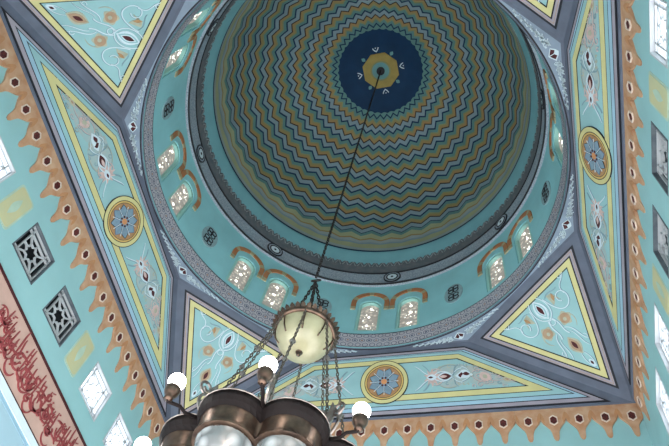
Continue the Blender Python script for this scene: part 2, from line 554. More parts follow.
for q in range(8):
    a = q * pi / 4 + rad(-3)
    if q % 2 == 0:
        m.ribbon(G, lens(.150 * cos(a), .150 * sin(a), .055, .036, a), .006, .0, .004, 'white_paint', closed=True)
        m.prism(G, lens(.150 * cos(a), .150 * sin(a), .018, .010, a), .0, .004, 'white_paint')
    else:
        m.prism(G, lens(.128 * cos(a), .128 * sin(a), .030, .022, a), .0, .005, 'disc_teal')
m.build('gold_star', ado)

# ------------------------------------------------------------------ grille windows, painted patches, pendants, text on the walls
def grille(side, y, lit, label):
    w = WALLS[side]; F0 = w['F']; s0 = sgn(side) * y + w['dy']; dz = w['dz']
    zc = (WZ0 + WZ1) / 2 + dz
    F = Flat(F0.p(s0, zc), F0.U, F0.V, F0.N)
    t = thing('grille_window', tuple(F.p(0, -HW)), label, 'window', 'star grille windows of the side walls')
    h = HW - .0005
    m = MB()
    A = rect(-h, -h, h, h); Bq = rect(-h + .005, -h + .005, h - .005, h - .005)
    m.ringp(F, A, Bq, -.058, .001, 'grille_plaster' if lit else 'reveal_grey')  # unlit windows get darker reveals, their shade put into the grey
    m.build('reveal', t)
    m = MB(); d0, d1 = -.020, -.012; c = 'grille_plaster'
    g = h - .006
    def bar(a, b, w_=.0052): m.ribbon(F, [a, b], w_, d0, d1, c)
    k = .052
    for q in (-1, 1):
        bar((-g, q * k), (g, q * k)); bar((q * k, -g), (q * k, g))
    star = []
    for i in range(16):
        r = .036 if i % 2 == 0 else .0255
        a = pi / 8 * i
        star.append((r * cos(a), r * sin(a)))
    m.ribbon(F, star, .0052, d0, d1, c, closed=True)
    for i in range(8):
        a = pi / 4 * i
        e = k if i % 2 == 0 else k * 1.4142
        bar((.036 * cos(a), .036 * sin(a)), (e * cos(a), e * sin(a)), .0048)
    bar((-g, -g), (g, -g), .005); bar((-g, g), (g, g), .005); bar((-g, -g), (-g, g), .005); bar((g, -g), (g, g), .005)
    m.build('star_grille', t)
    m = MB()
    m.prism(F, rect(-h + .001, -h + .001, h - .001, h - .001), -.044, -.040, 'sky_glass' if lit else 'dark_void')  # near-black sheet stands for the unlit void behind dark grilles
    m.build('pane', t, label='bright daylit pane' if lit else 'dark sheet for the unlit void behind')
LB = {('left', -.742): None, ('left', -.48): 'daylit grille window cut by the left edge of the photo',
      ('left', -.123): 'dark square star grille window, upper of the two on the left wall',
      ('left', .142): 'dark square star grille window on the left wall, nearer the red writing band',
      ('left', .494): 'bright daylit star grille window on the left wall, fully in view',
      ('left', .752): 'bright daylit star grille window at the bottom edge beside the chandelier',
      ('right', -.742): None, ('right', -.48): 'large bright grille window at the top right corner of the photo',
      ('right', -.123): 'dark grille window on the right wall, upper of its dark pair',
      ('right', .142): 'dark grille window on the right wall, lower of its dark pair',
      ('right', .494): 'bright grille window low on the right wall, just under the lower cream patch',
      ('right', .752): 'bright grille window at the bottom right corner of the photo'}
for side in ('left', 'right'):
    for y, lit in WIN:
        grille(side, y, lit, LB[(side, y)] or 'daylit grille window at the back end of the %s wall' % side)

def patch(side, y, label):
    w = WALLS[side]; F0 = w['F']; s0 = sgn(side) * y + w['dy']; zc = (WZ0 + WZ1) / 2 + w['dz'] + .004
    F = Flat(F0.p(s0, zc), F0.U, F0.V, F0.N); m = MB()
    def rr(a, b, r=.014):
        o = []
        for (cx, cy, st) in ((a - r, b - r, 0), (-a + r, b - r, 1), (-a + r, -b + r, 2), (a - r, -b + r, 3)):
            for k in range(5):
                an = (st + k / 4) * pi / 2; o.append((cx + r * cos(an), cy + r * sin(an)))
        return o
    m.prism(F, rr(.047, .094), -.001, .001, 'patch_soft')
    m.prism(F, rr(.040, .086), .000, .002, 'patch_cream')
    m.prism(F, lens(0, 0, .10, .030, pi / 2), .001, .0025, 'patch_soft')
    tag(m.build('painted_cartouche'), label, 'painted panel', 'cream painted rectangles between the grilles')
patch('left', -.303, 'cream painted rectangle at the left edge, above the upper dark grille')
patch('left', .315, 'cream painted rectangle between the dark and daylit grilles of the left wall')
patch('right', -.303, 'cream painted rectangle on the right wall, below the top bright window')
patch('right', .315, 'cream painted rectangle low on the right wall, below both dark grilles')

def frieze(side, pitch, off, zoff, label, krange):
    F0 = WALLS[side]['F']
    t = thing('pendant_frieze', tuple(F0.p(0, 0)), label, 'frieze', 'brown pendant friezes')
    sg = sgn(side)
    for k in krange:
        yc = sg * (pitch * k + off)
        O = F0.p(yc, zoff)
        # face leans back to the wall towards the tail
        Vd = (F0.V * 1.0 + F0.N * .085).normalized()
        F = Flat(O, F0.U, Vd, F0.N)
        h = pitch / 2 * .995
        half = [(h, 0), (h, -.054), (h * .95, -.060), (h * .85, -.070), (h * .70, -.081), (h * .54, -.092), (h * .40, -.103), (h * .30, -.117), (h * .25, -.135), (h * .21, -.153), (h * .09, -.165)]
        top = .0 - zoff
        half[0] = (h, top)
        poly = [(x, z) for x, z in half] + [(-x, z) for x, z in reversed(half)]
        m = MB(); m.prism(F, poly, -.012 if side != 'x' else 0, .016, 'pendant')
        # shade of the curved recesses between pendants, put in as darker orange
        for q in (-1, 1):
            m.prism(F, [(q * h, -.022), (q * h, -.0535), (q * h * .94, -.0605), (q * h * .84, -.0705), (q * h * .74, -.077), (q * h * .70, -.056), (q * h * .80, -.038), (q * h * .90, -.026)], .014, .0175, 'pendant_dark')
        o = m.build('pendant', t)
        m = MB()
        hx = [(0, -.042), (.0125, -.052), (.0125, -.076), (0, -.086), (-.0125, -.076), (-.0125, -.052)]
        hx2 = [(x * 1.30, -.064 + (z + .064) * 1.19) for x, z in hx]
        m.ringp(F, hx2, hx, .014, .0205, 'pendant_line')
        m.prism(F, hx, .008, .0172, 'niche_red')
        m.build('niche', o, label='dark red hexagon outlined in cream')
frieze('left', .0992, .024, 0, 'brown frieze of hanging pendants along the top of the left wall', range(-10, 10))
frieze('front', .0978, .004, 0, 'brown frieze of hanging pendants along the bottom of the photo', range(-10, 11))
frieze('right', .0955, -.018, -.008, 'brown frieze of hanging pendants along the top of the right wall', range(-9, 11))

# inscription band on the left wall
F = WALLS['left']['F']
t = thing('inscription_band', tuple(F.p(0, -.69)), 'salmon band with dark red Arabic calligraphy on the lower left wall', 'inscription')
m = MB(); m.prism(F, rect(-.99, -.688, .99, -.492), -.001, .003, 'text_ground'); m.build('ground', t)
m = MB()
m.prism(F, rect(-.99, -.500, .99, -.489), .002, .006, 'maroon')
m.prism(F, rect(-.99, -.690, .99, -.685), .002, .006, 'maroon')
m.build('border', t)
m = MB(); r3 = random.Random(11)
s = -.62
while s < .98:
    base = -.645 + r3.uniform(-.010, .014)
    if r3.random() < .75:
        for q in range(r3.choice((1, 1, 2, 3))):
            x = s + q * r3.uniform(.012, .018); h = r3.uniform(.055, .118); ln = r3.uniform(-.004, .022); z0 = base + r3.uniform(.0, .03)
            m.ribbon(F, bez((x, z0), (x + .002, z0 + h * .3), (x - ln, z0 + h * .7), (x - ln * .8, z0 + h)), .0055, .002, .0065, 'text_red', taper=True)
    for q in range(r3.choice((2, 3))):
        x = s + r3.uniform(-.02, .03); z0 = base + r3.uniform(-.018, .075); L = r3.uniform(.030, .070); dp = r3.uniform(.012, .034) * r3.choice((-1, -1, 1))
        m.ribbon(F, bez((x, z0 + .012), (x + L * .1, z0 + dp), (x + L * .9, z0 + dp * 1.1), (x + L, z0 + r3.uniform(0, .03))), r3.uniform(.005, .0085), .002, .0070, 'text_red', taper=True)
    for q in range(r3.choice((1, 2))):
        m.ribbon(F, spiral(s + r3.uniform(-.01, .03), base + r3.uniform(0, .08), r3.uniform(.009, .017), r3.uniform(.6, 1.0), r3.random() * 6, r3.choice((-1, 1)), 14, .6), .0055, .002, .0072, 'text_red')
    for q in range(r3.choice((1, 2, 3))):
        m.prism(F, circ(s + r3.uniform(0, .05), base + r3.uniform(-.02, .11), .0042, n=4), .002, .007, 'text_red')
    x, z = s + r3.uniform(0, .05), base + r3.uniform(.04, .11)
    m.ribbon(F, [(x, z), (x + .014, z + .009)], .0032, .002, .007, 'text_red')
    s += r3.uniform(.026, .040)
m.build('calligraphy', t, label='dark red flowing letters')
m = MB()
m.prism(F, rect(-1.0, -.722, 1.0, -.692), -.001, .008, 'white_trim')
m.prism(F, rect(-1.0, -.735, 1.0, -.722), -.001, .004, 'pale_blue')
m.prism(F, rect(-1.0, -1.29, 1.0, -.735), -.001, .0025, 'lower_wall')
o = struct(m.build('trim_1'))

# ------------------------------------------------------------------ corner (triangular) panels
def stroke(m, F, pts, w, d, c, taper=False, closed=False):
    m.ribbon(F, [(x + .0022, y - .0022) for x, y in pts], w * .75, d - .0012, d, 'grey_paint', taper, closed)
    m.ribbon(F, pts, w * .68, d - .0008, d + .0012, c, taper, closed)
def corner_panel(sx, sy, label):
    b, k = B_, K_
    C0 = Vector((sx, sy, 0)); A = Vector((sx * b, sy * k, Z1)); Bv = Vector((sx * k, sy * b, Z1))
    Mid = (A + Bv) / 2; V = (Mid - C0); H = V.length; U = (Bv - A).normalized() * (1 if sx * sy > 0 else -1)
    U = (Bv - A).normalized(); V = V.normalized(); N = U.cross(V)
    if N.dot(Vector((0, 0, -1))) < 0: U = -U; N = U.cross(V)
    F = Flat(C0, U, V, N); hw = (Bv - A).length / 2
    t = thing('corner_panel', tuple(C0), label, 'painted panel', 'triangular corner panels')
    base = [(0, 0), (hw, H), (-hw, H)]
    off = lambda d: inset(base, [.034 + d, .023 + d, .034 + d])
    L = [(0, 'black_line'), (.008, 'pink_grey'), (.0125, 'gold_brown'), (.014, 'pink_grey'), (.022, 'black_line'), (.0275, 'yellow'), (.0465, 'black_line'), (.0505, None)]
    m = MB()
    for i in range(len(L) - 1):
        m.ringp(F, off(L[i][0]), off(L[i + 1][0]), 0, .004 if L[i][1] != 'yellow' else .0055, L[i][1])
    m.build('border', t)
    m = MB(); m.prism(F, off(.0505), .0005, .0025, 'field_teal'); m.build('field', t)
    # white scrolls
    m = MB(); d = .0035
    for q in (-1, 1):
        f = lambda pts: [(q * x, y) for x, y in pts]
        # petal lobes round the large bud
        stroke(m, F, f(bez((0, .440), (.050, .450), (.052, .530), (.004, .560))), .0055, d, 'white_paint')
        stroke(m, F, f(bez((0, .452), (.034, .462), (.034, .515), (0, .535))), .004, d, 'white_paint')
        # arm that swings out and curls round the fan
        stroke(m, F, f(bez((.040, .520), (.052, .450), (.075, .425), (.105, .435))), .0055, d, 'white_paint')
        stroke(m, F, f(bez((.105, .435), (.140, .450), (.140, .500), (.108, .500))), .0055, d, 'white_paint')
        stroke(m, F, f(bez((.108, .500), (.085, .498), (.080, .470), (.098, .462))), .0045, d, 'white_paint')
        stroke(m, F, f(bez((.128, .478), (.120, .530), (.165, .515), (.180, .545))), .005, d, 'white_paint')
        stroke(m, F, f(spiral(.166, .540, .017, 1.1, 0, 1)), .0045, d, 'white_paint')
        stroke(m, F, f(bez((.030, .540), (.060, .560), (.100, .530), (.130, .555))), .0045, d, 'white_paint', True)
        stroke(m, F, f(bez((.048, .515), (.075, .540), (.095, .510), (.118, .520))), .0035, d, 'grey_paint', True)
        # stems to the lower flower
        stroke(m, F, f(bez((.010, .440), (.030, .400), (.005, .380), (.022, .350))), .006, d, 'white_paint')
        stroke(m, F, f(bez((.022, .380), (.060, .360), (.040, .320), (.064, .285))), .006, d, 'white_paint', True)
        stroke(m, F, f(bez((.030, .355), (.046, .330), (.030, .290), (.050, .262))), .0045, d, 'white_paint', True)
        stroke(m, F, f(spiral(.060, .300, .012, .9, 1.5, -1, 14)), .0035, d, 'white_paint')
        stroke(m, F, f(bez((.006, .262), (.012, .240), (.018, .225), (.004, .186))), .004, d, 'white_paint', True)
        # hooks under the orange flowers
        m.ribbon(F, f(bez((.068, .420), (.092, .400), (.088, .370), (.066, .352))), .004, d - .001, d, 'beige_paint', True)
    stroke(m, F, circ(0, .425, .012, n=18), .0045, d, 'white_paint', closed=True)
    m.build('scrollwork', t, label='pale swirling scrolls')
    def flower(parts, label=None):
        m = MB()
        for i, (pl, c) in enumerate(parts): m.prism(F, pl, .002, .0036 + .0009 * i, c)
        m.build('flower', t, label=label)
    flower([(lens(0, .494, .098, .050, pi / 2), 'white_paint'), (lens(0, .494, .082, .036, pi / 2), 'field_teal'), (lens(0, .494, .062, .026, pi / 2), 'white_paint'), (lens(0, .494, .050, .018, pi / 2), 'maroon')], 'white bud with a dark red heart')
    flower([(lens(0, .300, .088, .052, pi / 2), 'beige_paint'), (lens(0, .300, .072, .034, pi / 2), 'orange_paint'), (lens(0, .302, .040, .016, pi / 2), 'maroon')], 'ochre bud with a dark heart')
    flower([(lens(0, .206, .040, .020, pi / 2), 'white_paint'), (lens(0, .208, .020, .009, pi / 2), 'maroon')])
    for q in (-1, 1):
        bl = []
        for i in range(20):
            a = 2 * pi * i / 20; r = .028 * (1 + .15 * cos(5 * a)); bl.append((q * (.052 + r * cos(a)), .405 + r * sin(a)))
        flower([(bl, 'beige_paint'), (circ(q * .052, .405, .022, n=16), 'orange_paint'), (circ(q * .050, .402, .008, n=10), 'beige_paint')], 'orange blossom')
        flower([([(q * .058, .470), (q * .072, .478), (q * .090, .500), (q * .098, .470), (q * .085, .515), (q * .060, .520)], 'beige_paint'),
                (lens(q * .078, .498, .034, .012, 1.2 * q), 'gold_brown')])
corner_panel(1, 1, 'triangular teal corner panel with scrolls and yellow border at the lower right')
corner_panel(-1, 1, 'triangular teal corner panel with yellow border above the chandelier, lower left')
corner_panel(-1, -1, 'triangular teal corner panel with yellow border at the top left')
corner_panel(1, -1, 'triangular teal corner panel cut off at the top right edge')

# ------------------------------------------------------------------ long side panels
def side_panel(side, label):
    O, U, ax = {'left': ((-1, 0, 0), (0, 1, 0), (1, 0)), 'front': ((0, 1, 0), (1, 0, 0), (0, -1)), 'right': ((1, 0, 0), (0, -1, 0), (-1, 0))}[side]
    V = Vector((ax[0] * (1 - B_), ax[1] * (1 - B_), Z1)); SL = V.length; V.normalize()
    U = Vector(U); N = U.cross(V)
    if N.z > 0: U = -U; N = U.cross(V)
    F = Flat(O, U, V, N)
    t = thing('side_panel', O, label, 'painted panel', 'long side panels')
    base = [(-1, 0), (1, 0), (K_, SL), (-K_, SL)]
    def off(db, dd, dt): return inset(base, [db, dd, dt, dd])
    class Warp(Flat):
        def p(s_, a, b, d=0):
            x = abs(a)
            if x > .34:
                top = .262 - max(0, x - .36) * .50; mid = (top + .107) / 2; hh = max((top - .107) / 2 / .0775, .05)
                b = mid + (b - .178) * hh
            return Flat.p(s_, a, b, d)
    WF = Warp(O, U, V, N)
    L = [((.008, .033, .024), 'black_line'), ((.015, .038, .030), 'pink_grey'), ((.031, .048, .040), 'black_line'), ((.035, .051, .043), 'pale_blue'),
         ((.052, .058, .046), 'black_line'), ((.055, .061, .048), 'field_teal'), ((.074, .078, .060), 'black_line'), ((.077, .081, .063), 'yellow'),
         ((.101, .101, .083), 'black_line'), ((.105, .105, .086), None)]
    m = MB()
    for i in range(len(L) - 1):
        m.ringp(F, off(*L[i][0]), off(*L[i + 1][0]), 0, .004 if L[i][1] != 'yellow' else .0055, L[i][1])
    m.build('border', t)
    m = MB(); m.prism(F, off(*L[-1][0]), .0005, .0025, 'field_teal'); m.build('field', t)
    # medallion
    cy = .172
    md = MB()
    for (ra, rb, h, c) in ((.1085, .1055, .0075, 'black_line'), (.1055, .089, .007, 'yellow'), (.089, .086, .0075, 'black_line'), (.086, .079, .007, 'gold'), (.079, .077, .0075, 'black_line'), (.077, .071, .007, 'gold_brown')):
        md.ringp(F, circ(0, cy, ra, n=48), circ(0, cy, rb, n=48), .001, h, c)
    md.prism(F, circ(0, cy, .0712, n=48), .001, .006, 'gold_brown')
    mo = md.build('rosette', t, label='round medallion with blue petals')
    m = MB()
    for q in range(8):
        a = q * pi / 4 + pi / 8
        pl = [(x, y) for x, y in lens(.042 * cos(a), cy + .042 * sin(a), .058, .038, a)]
        m.prism(F, pl, .005, .0072, 'petal_blue')
        m.ribbon(F, pl, .002, .006, .0078, 'black_line' if q % 2 else 'lattice_navy', closed=True)
    for q in range(8):
        a = q * pi / 4
        m.ribbon(F, [(.02 * cos(a), cy + .02 * sin(a)), (.064 * cos(a), cy + .064 * sin(a))], .0022, .006, .0082, 'white_paint')
    m.prism(F, circ(0, cy, .024, n=24), .005, .0085, 'petal_blue')
    m.prism(F, circ(0, cy, .013, n=20), .005, .0095, 'star_center')
    for q in range(8):
        a = q * pi / 4 + pi / 8
        m.prism(F, circ(.0195 * cos(a), cy + .0195 * sin(a), .0046, n=8), .005, .0100, 'maroon')
    m.build('petal_star', mo)
    m = MB(); d = .0038; r4 = random.Random(3)
    for q in (-1, 1):
        m.prism(WF, [(q * (.365 + .275 * t), .178 + .060 * sin(pi * min(1, .25 + t * .8))) for t in [k / 10 for k in range(11)]][::q] + [(q * (.365 + .275 * t), .178 - .060 * sin(pi * min(1, .25 + t * .8))) for t in [k / 10 for k in range(10, -1, -1)]][::q], .0015, .0028, 'field_mauve')
        m.prism(WF, circ(q * .30, .178, .085, .058, n=24), .0015, .0027, 'field_mauve')
    buds = []
    for q in (-1, 1):
        f = lambda pts: [(q * x, y) for x, y in pts]
        for sy in (-1, 1):
            g = lambda pts: f([(x, cy + .006 + sy * y) for x, y in pts])
            stroke(m, WF, g(bez((.200, .012), (.175, .020), (.165, .045), (.138, .060))), .006, d, 'white_paint', True)
            stroke(m, WF, g(bez((.205, .018), (.195, .040), (.190, .050), (.172, .064))), .004, d, 'grey_paint', True)
            stroke(m, WF, g(bez((.205, .020), (.225, .060), (.250, .030), (.262, .020))), .005, d, 'pink_paint', True)
            stroke(m, WF, g(bez((.225, .010), (.245, .030), (.275, .030), (.300, .004))), .0055, d, 'white_paint')
            stroke(m, WF, g(bez((.298, .000), (.318, .016), (.300, .040), (.325, .052))), .005, d, 'grey_paint', True)
            stroke(m, WF, g(bez((.300, .006), (.330, .045), (.350, .040), (.372, .016))), .005, d, 'white_paint', True)
            stroke(m, WF, g(bez((.240, .038), (.265, .062), (.300, .060), (.318, .050))), .004, d, 'beige_paint', True)
            stroke(m, WF, g(bez((.385, .010), (.415, .050), (.455, .040), (.470, .004))), .005, d, 'pink_paint', True)
            stroke(m, WF, g(bez((.440, .010), (.465, .030), (.500, .030), (.520, .000))), .0045, d, 'pink_paint', True)
            for i in range(13):
                x = r4.uniform(.375, .63); lim = .060
                y = r4.uniform(0, 1) * lim
                stroke(m, WF, g(spiral(x, y - .006 * sy, r4.uniform(.009, .016), .9, r4.random() * 6, sy, 12, .3)), .0035, d, r4.choice(('pink_paint', 'grey_paint', 'beige_paint', 'pink_paint')))
            for i in range(5):
                x = r4.uniform(.225, .37); y = r4.uniform(.03, .055)
                m.ribbon(WF, g(spiral(x, y, r4.uniform(.006, .011), .8, r4.random() * 6, 1, 10, .4)), .003, .002, d, r4.choice(('grey_paint', 'beige_paint')))
        x0 = .60
        stroke(m, WF, f(bez((.52, cy - .004), (.56, cy + .010), (.60, cy - .02), (.66, cy - .045))), .005, d, 'pink_paint', True)
    m.build('scrollwork', t, label='pink and pale scrolls')
    def flower(parts, label=None):
        m = MB()
        for i, (pl, c) in enumerate(parts): m.prism(WF, pl, .002, .0042 + .0009 * i, c)
        m.build('flower', t, label=label)
    for q in (-1, 1):
        c0 = cy + .005
        st = []
        for i in range(20):
            a = 2 * pi * i / 20; r = .030 * (1 + .35 * (1 if i % 2 else -1) * .8); st.append((q * .214 + r * cos(a), c0 + r * sin(a) * 1.25))
        flower([(st, 'pink_paint'), (lens(q * .212, c0, .046, .030, 0), 'white_paint'), (lens(q * .207, c0, .022, .010, 0), 'maroon')], 'pink starry flower')
        flower([(lens(q * .268, c0, .072, .044, 0), 'white_paint'), (lens(q * .270, c0, .055, .030, 0), 'maroon'), (lens(q * .262, c0, .034, .014, 0), 'pink_paint')], 'dark red bud edged in white')
        flower([(lens(q * .352, c0, .078, .042, 0), 'white_paint'), (lens(q * .337, c0, .022, .020, pi / 2), 'maroon'), (lens(q * .361, c0, .030, .017, 0), 'maroon')], 'pair of small dark buds')
        flower([(circ(q * .44, c0 - .002, .024, .030, n=14), 'pink_paint'), (circ(q * .44, c0 - .002, .010, .014, n=10), 'beige_paint')])
        flower([(circ(q * .53, c0, .018, .022, n=12), 'beige_paint'), (circ(q * .53, c0, .008, n=10), 'orange_paint')])
side_panel('left', 'long tapering painted panel with round rosette above the left wall')
side_panel('front', 'long tapering painted panel with round rosette above the front wall, behind the chandelier')
side_panel('right', 'long tapering painted panel with round rosette above the right wall')

# white scrollwork and buds in the grey spandrels round the ring
SPN = {22.5: 'right of the ring, above the lower right corner panel', 67.5: 'below the ring, left of the lower right corner panel', 112.5: None, 157.5: 'left of the ring, above the lower left corner panel',
       -157.5: 'left of the ring, beside the top left corner panel', -22.5: 'right of the ring, below the top right corner panel'}
for a, t_ in SPN.items():
    aa = rad(a)
    F = Flat((0, 0, Z1), (-sin(aa), cos(aa), 0), (cos(aa), sin(aa), 0), (0, 0, -1))
    if t_ is None: t_ = 'just behind the cream globe of the chandelier'
    m = MB(); d = .003
    # bud
    for q in (-1, 1):
        pl = [(0, .900), (q * .014, .892), (q * .030, .906), (q * .020, .914), (0, .922)]
    m.prism(F, [(-.026, .908), (-.010, .897), (0, .890), (.012, .897), (.028, .908), (.012, .924), (0, .930), (-.012, .924)], .001, .003, 'white_paint')
    for q in (-1, 1):
        m.prism(F, [(q * .0015, .895), (q * .010, .900), (q * .021, .908), (q * .011, .919), (q * .0015, .912)], .002, .004, 'maroon')
    r5 = random.Random(int(a * 2) + 400)
    for q in (-1, 1):
        for i in range(7):
            s0 = q * (.045 + i * .026)
            rin = sqrt(max(.889 ** 2 - s0 * s0, 0)) 
            rout = min((.9603 - .016) - abs(s0) * .4142 , 9)
            mid = (rin + rout) / 2; hh = max((rout - rin) / 2 * .75, .004)
            for z_ in range(3):
                m.ribbon(F, spiral(s0 + r5.uniform(-.013, .013), mid + r5.uniform(-.8, .8) * hh, r5.uniform(.35, .6) * min(hh, .016), 1.0, r5.random() * 6, r5.choice((-1, 1)), 10, .3), .0026, .001, d, 'white_paint')
            m.ribbon(F, spiral(s0, mid, min(hh, .018), 1.1, r5.random() * 6, q, 16, .25), .0032, .001, d, 'white_paint')
            m.ribbon(F, bez((s0 - q * .012, mid - hh * .8), (s0, mid - hh * .2), (s0 + q * .006, mid + hh * .4), (s0 + q * .016, mid + hh * .8)), .0030, .001, d, 'white_paint')
            m.ribbon(F, bez((s0 - q * .012, mid + hh * .7), (s0 - q * .004, mid), (s0 + q * .010, mid), (s0 + q * .014, mid - hh * .7)), .0026, .001, d, 'white_paint')
    tag(m.build('spandrel_scroll'), 'white painted scrolls on grey, ' + t_, 'ornament', 'white scrolls in the grey spandrels')

# ------------------------------------------------------------------ chandelier
CX, CY = .023, .010
ch = thing('chandelier', (0, 0, ZD + HDOME - .01), 'bronze lobed chandelier with white bulbs and a cream globe on a long chain', 'chandelier')
def tube(m, pts, r, c, n=6, closed=False):
    P = [Vector(p) for p in pts]; R = []
    for k, p in enumerate(P):
        if closed: t = P[(k + 1) % len(P)] - P[k - 1]
        else: t = P[min(k + 1, len(P) - 1)] - P[max(k - 1, 0)]
        t.normalize(); up = Vector((0, 0, 1)) if abs(t.z) < .9 else Vector((1, 0, 0))
        a = t.cross(up).normalized(); b = t.cross(a)
        R.append([p + (a * cos(2 * pi * i / n) + b * sin(2 * pi * i / n)) * r for i in range(n)])
    for k in range(len(P) if closed else len(P) - 1):
        A, B2 = R[k], R[(k + 1) % len(P)]
        for i in range(n): m.face([A[i], A[(i + 1) % n], B2[(i + 1) % n], B2[i]], c)
    if not closed:
        m.face(R[0][::-1], c); m.face(R[-1], c)
def chain(m, p0, p1, link, wid, r, c, sag=0):
    p0, p1 = Vector(p0), Vector(p1); L = (p1 - p0).length; n = max(int(L / (link * .78)), 1)
    ax = (p1 - p0).normalized(); u = ax.cross(Vector((.3, .9, .1))).normalized(); v = ax.cross(u)
    for k in range(n):
        t = (k + .5) / n; c0 = p0.lerp(p1, t) - Vector((0, 0, sag * 4 * t * (1 - t)))
        w = u if k % 2 else v
        tube(m, [c0 + ax * (link / 2 * cos(a)) + w * (wid / 2 * sin(a)) for a in [2 * pi * i / 10 for i in range(10)]], r, c, 5, True)
def lathe(m, cx, cy, prof, c, n=28, a0=0, ruffle=0):
    for k in range(n):
        a, b = a0 + 2 * pi * k / n, a0 + 2 * pi * (k + 1) / n
        for j in range(len(prof) - 1):
            (r0, z0), (r1, z1) = prof[j], prof[j + 1]
            cc = c if isinstance(c, str) else c[j]
            m.face([(cx + r0 * cos(a), cy + r0 * sin(a), z0), (cx + r0 * cos(b), cy + r0 * sin(b), z0), (cx + r1 * cos(b), cy + r1 * sin(b), z1), (cx + r1 * cos(a), cy + r1 * sin(a), z1)], cc)
ZR = -.500
m = MB(); chain(m, (0, 0, ZD + HDOME - .02), (.008, .004, ZR + .012), .018, .0080, .0020, 'chain_dark'); m.build('long_chain', ch, smooth=True)
m = MB(); tube(m, [(.010 + .016 * cos(a) * .8, .005 + .016 * sin(a) * .6, ZR - .004 + .015 * sin(a)) for a in [2 * pi * i / 16 for i in range(16)]], .0034, 'chain_dark', 6, True); m.build('ring', ch, smooth=True)
GX, GY = .022, .012
m = MB()
for i in range(4):
    a = rad(20 + 90 * i)
    chain(m, (.010, .005, ZR - .012), (GX + .052 * cos(a), GY + .052 * sin(a), -.750), .018, .0080, .0021, 'chain_dark')
m.build('hanger_chain', ch, smooth=True)
# crown and globe
ZG = -.772
m = MB()
lathe(m, GX, GY, [(.074, ZG - .004), (.079, ZG - .006), (.084, ZG), (.086, ZG + .010), (.081, ZG + .018), (.066, ZG + .022), (.052, ZG + .027), (.050, ZG + .036), (.044, ZG + .034)], 'bronze', 40)
cro = m.build('crown', ch, smooth=True)
m = MB()
for i in range(36):
    a = 2 * pi * i / 36
    F = Flat((GX + .084 * cos(a), GY + .084 * sin(a), ZG + .006), (-sin(a), cos(a), 0), (cos(a) * .6, sin(a) * .6, .8), (cos(a) * .8, sin(a) * .8, -.6))
    m.prism(F, [(-.0062, 0), (.0062, 0), (.0058, .009), (0, .016), (-.0058, .009)], -.0015, .0015, 'bronze')
m.build('crown_leaf', cro)
m = MB()
lathe(m, GX, GY, [(.0760 * cos(t), ZG - .004 - .076 * sin(t)) for t in [pi / 2 * k / 12 for k in range(12)]] + [(.004, ZG - .080)], 'marble_glass', 40)
gl = m.build('globe', ch, smooth=True, label='cream marbled glass globe')
m = MB()
for i in range(8):
    a = rad(-118.6 + 45 * i); m = MB()
    tube(m, [(GX + .0775 * cos(t) * cos(a), GY + .0775 * cos(t) * sin(a), ZG - .002 - .079 * sin(t)) for t in [pi / 2 * .45 * k / 5 for k in range(6)]], .0022, 'bronze', 5)
    m.build('strap', gl, smooth=True)
m = MB()
lathe(m, GX, GY, [(.0005, ZG - .095), (.005, ZG - .092), (.006, ZG - .088), (.003, ZG - .084), (.009, ZG - .081), (.011, ZG - .076)], 'bronze', 14)
m.build('finial', gl, smooth=True)

NL = 8; PH0 = -118.6; ZF = -1.262; RHO, RC = .148, .074
def lobed(rc, rho=RHO, per=12):
    o = []
    half = math.asin(min(1, rho * sin(pi / NL) / rc))
    # circle centred at rho; arc limited to the wedge
    jr = rho * cos(pi / NL) + sqrt(max(rc * rc - (rho * sin(pi / NL)) ** 2, 0))
    jx, jy = jr * cos(pi / NL) - rho, jr * sin(pi / NL)
    am = atan2(jy, jx)
    for q in range(NL):
        c = rad(PH0 + 22.5 + 45 * q)
        for i in range(per):
            t = -am + 2 * am * i / per
            x = rho + rc * cos(t); y = rc * sin(t)
            o.append((CX + x * cos(c) - y * sin(c), CY + x * sin(c) + y * cos(c)))
    return o, jr
ZF3 = Flat((0, 0, ZF), (1, 0, 0), (0, 1, 0), (0, 0, 1))
outer, JR = lobed(RC)
inner = lobed(.0595)[0]
m = MB()
m.ringp(ZF3, outer, inner, -.006, .004, 'bronze_dark'); m.ringp(ZF3, inner, outer, .004, -.006, 'bronze_dark')
bead = [(x, y, ZF + .004) for x, y in outer]
for (ra, za), (rb, zb_) in (((RC, ZF + .003), (RC, ZF - .010)), ((RC, ZF - .010), (RC - .004, ZF - .020)), ((RC - .004, ZF - .020), (.064, ZF - .030))):
    pa_, pb_ = lobed(ra)[0], lobed(rb)[0]
    for k in range(len(pa_)):
        l = (k + 1) % len(pa_); m.face([(*pa_[k], za), (*pa_[l], za), (*pb_[l], zb_), (*pb_[k], zb_)], 'bronze_dark')
fl = m.build('flange', ch)
m = MB(); tube(m, bead, .0018, 'aged_silver', 6, True); m.build('rim_bead', fl, smooth=True, label='thin polished silver rim')
wallo, _ = lobed(.062)
m = MB(); n = len(wallo)
ZW = -1.332
zs = [ZF - .004, ZF - .030, ZF - .034, ZF - .060, ZW + .006, ZW]
ps = [lobed(r)[0] for r in (.066, .063, .0615, .0615, .062, .064)]
for j in range(len(zs) - 1):
    for k in range(n):
        l = (k + 1) % n
        m.face([(*ps[j][k], zs[j]), (*ps[j][l], zs[j]), (*ps[j + 1][l], zs[j + 1]), (*ps[j + 1][k], zs[j + 1])], 'bronze')
m.build('lobed_drum', ch, smooth=True, label='bronze scalloped body')
m = MB(); bt = [(x, y) for x, y in lobed(.0645)[0]]
m.prism(Flat((0, 0, ZW), (1, 0, 0), (0, 1, 0), (0, 0, 1)), bt, -.002, .003, 'bronze'); m.build('under_plate', ch)
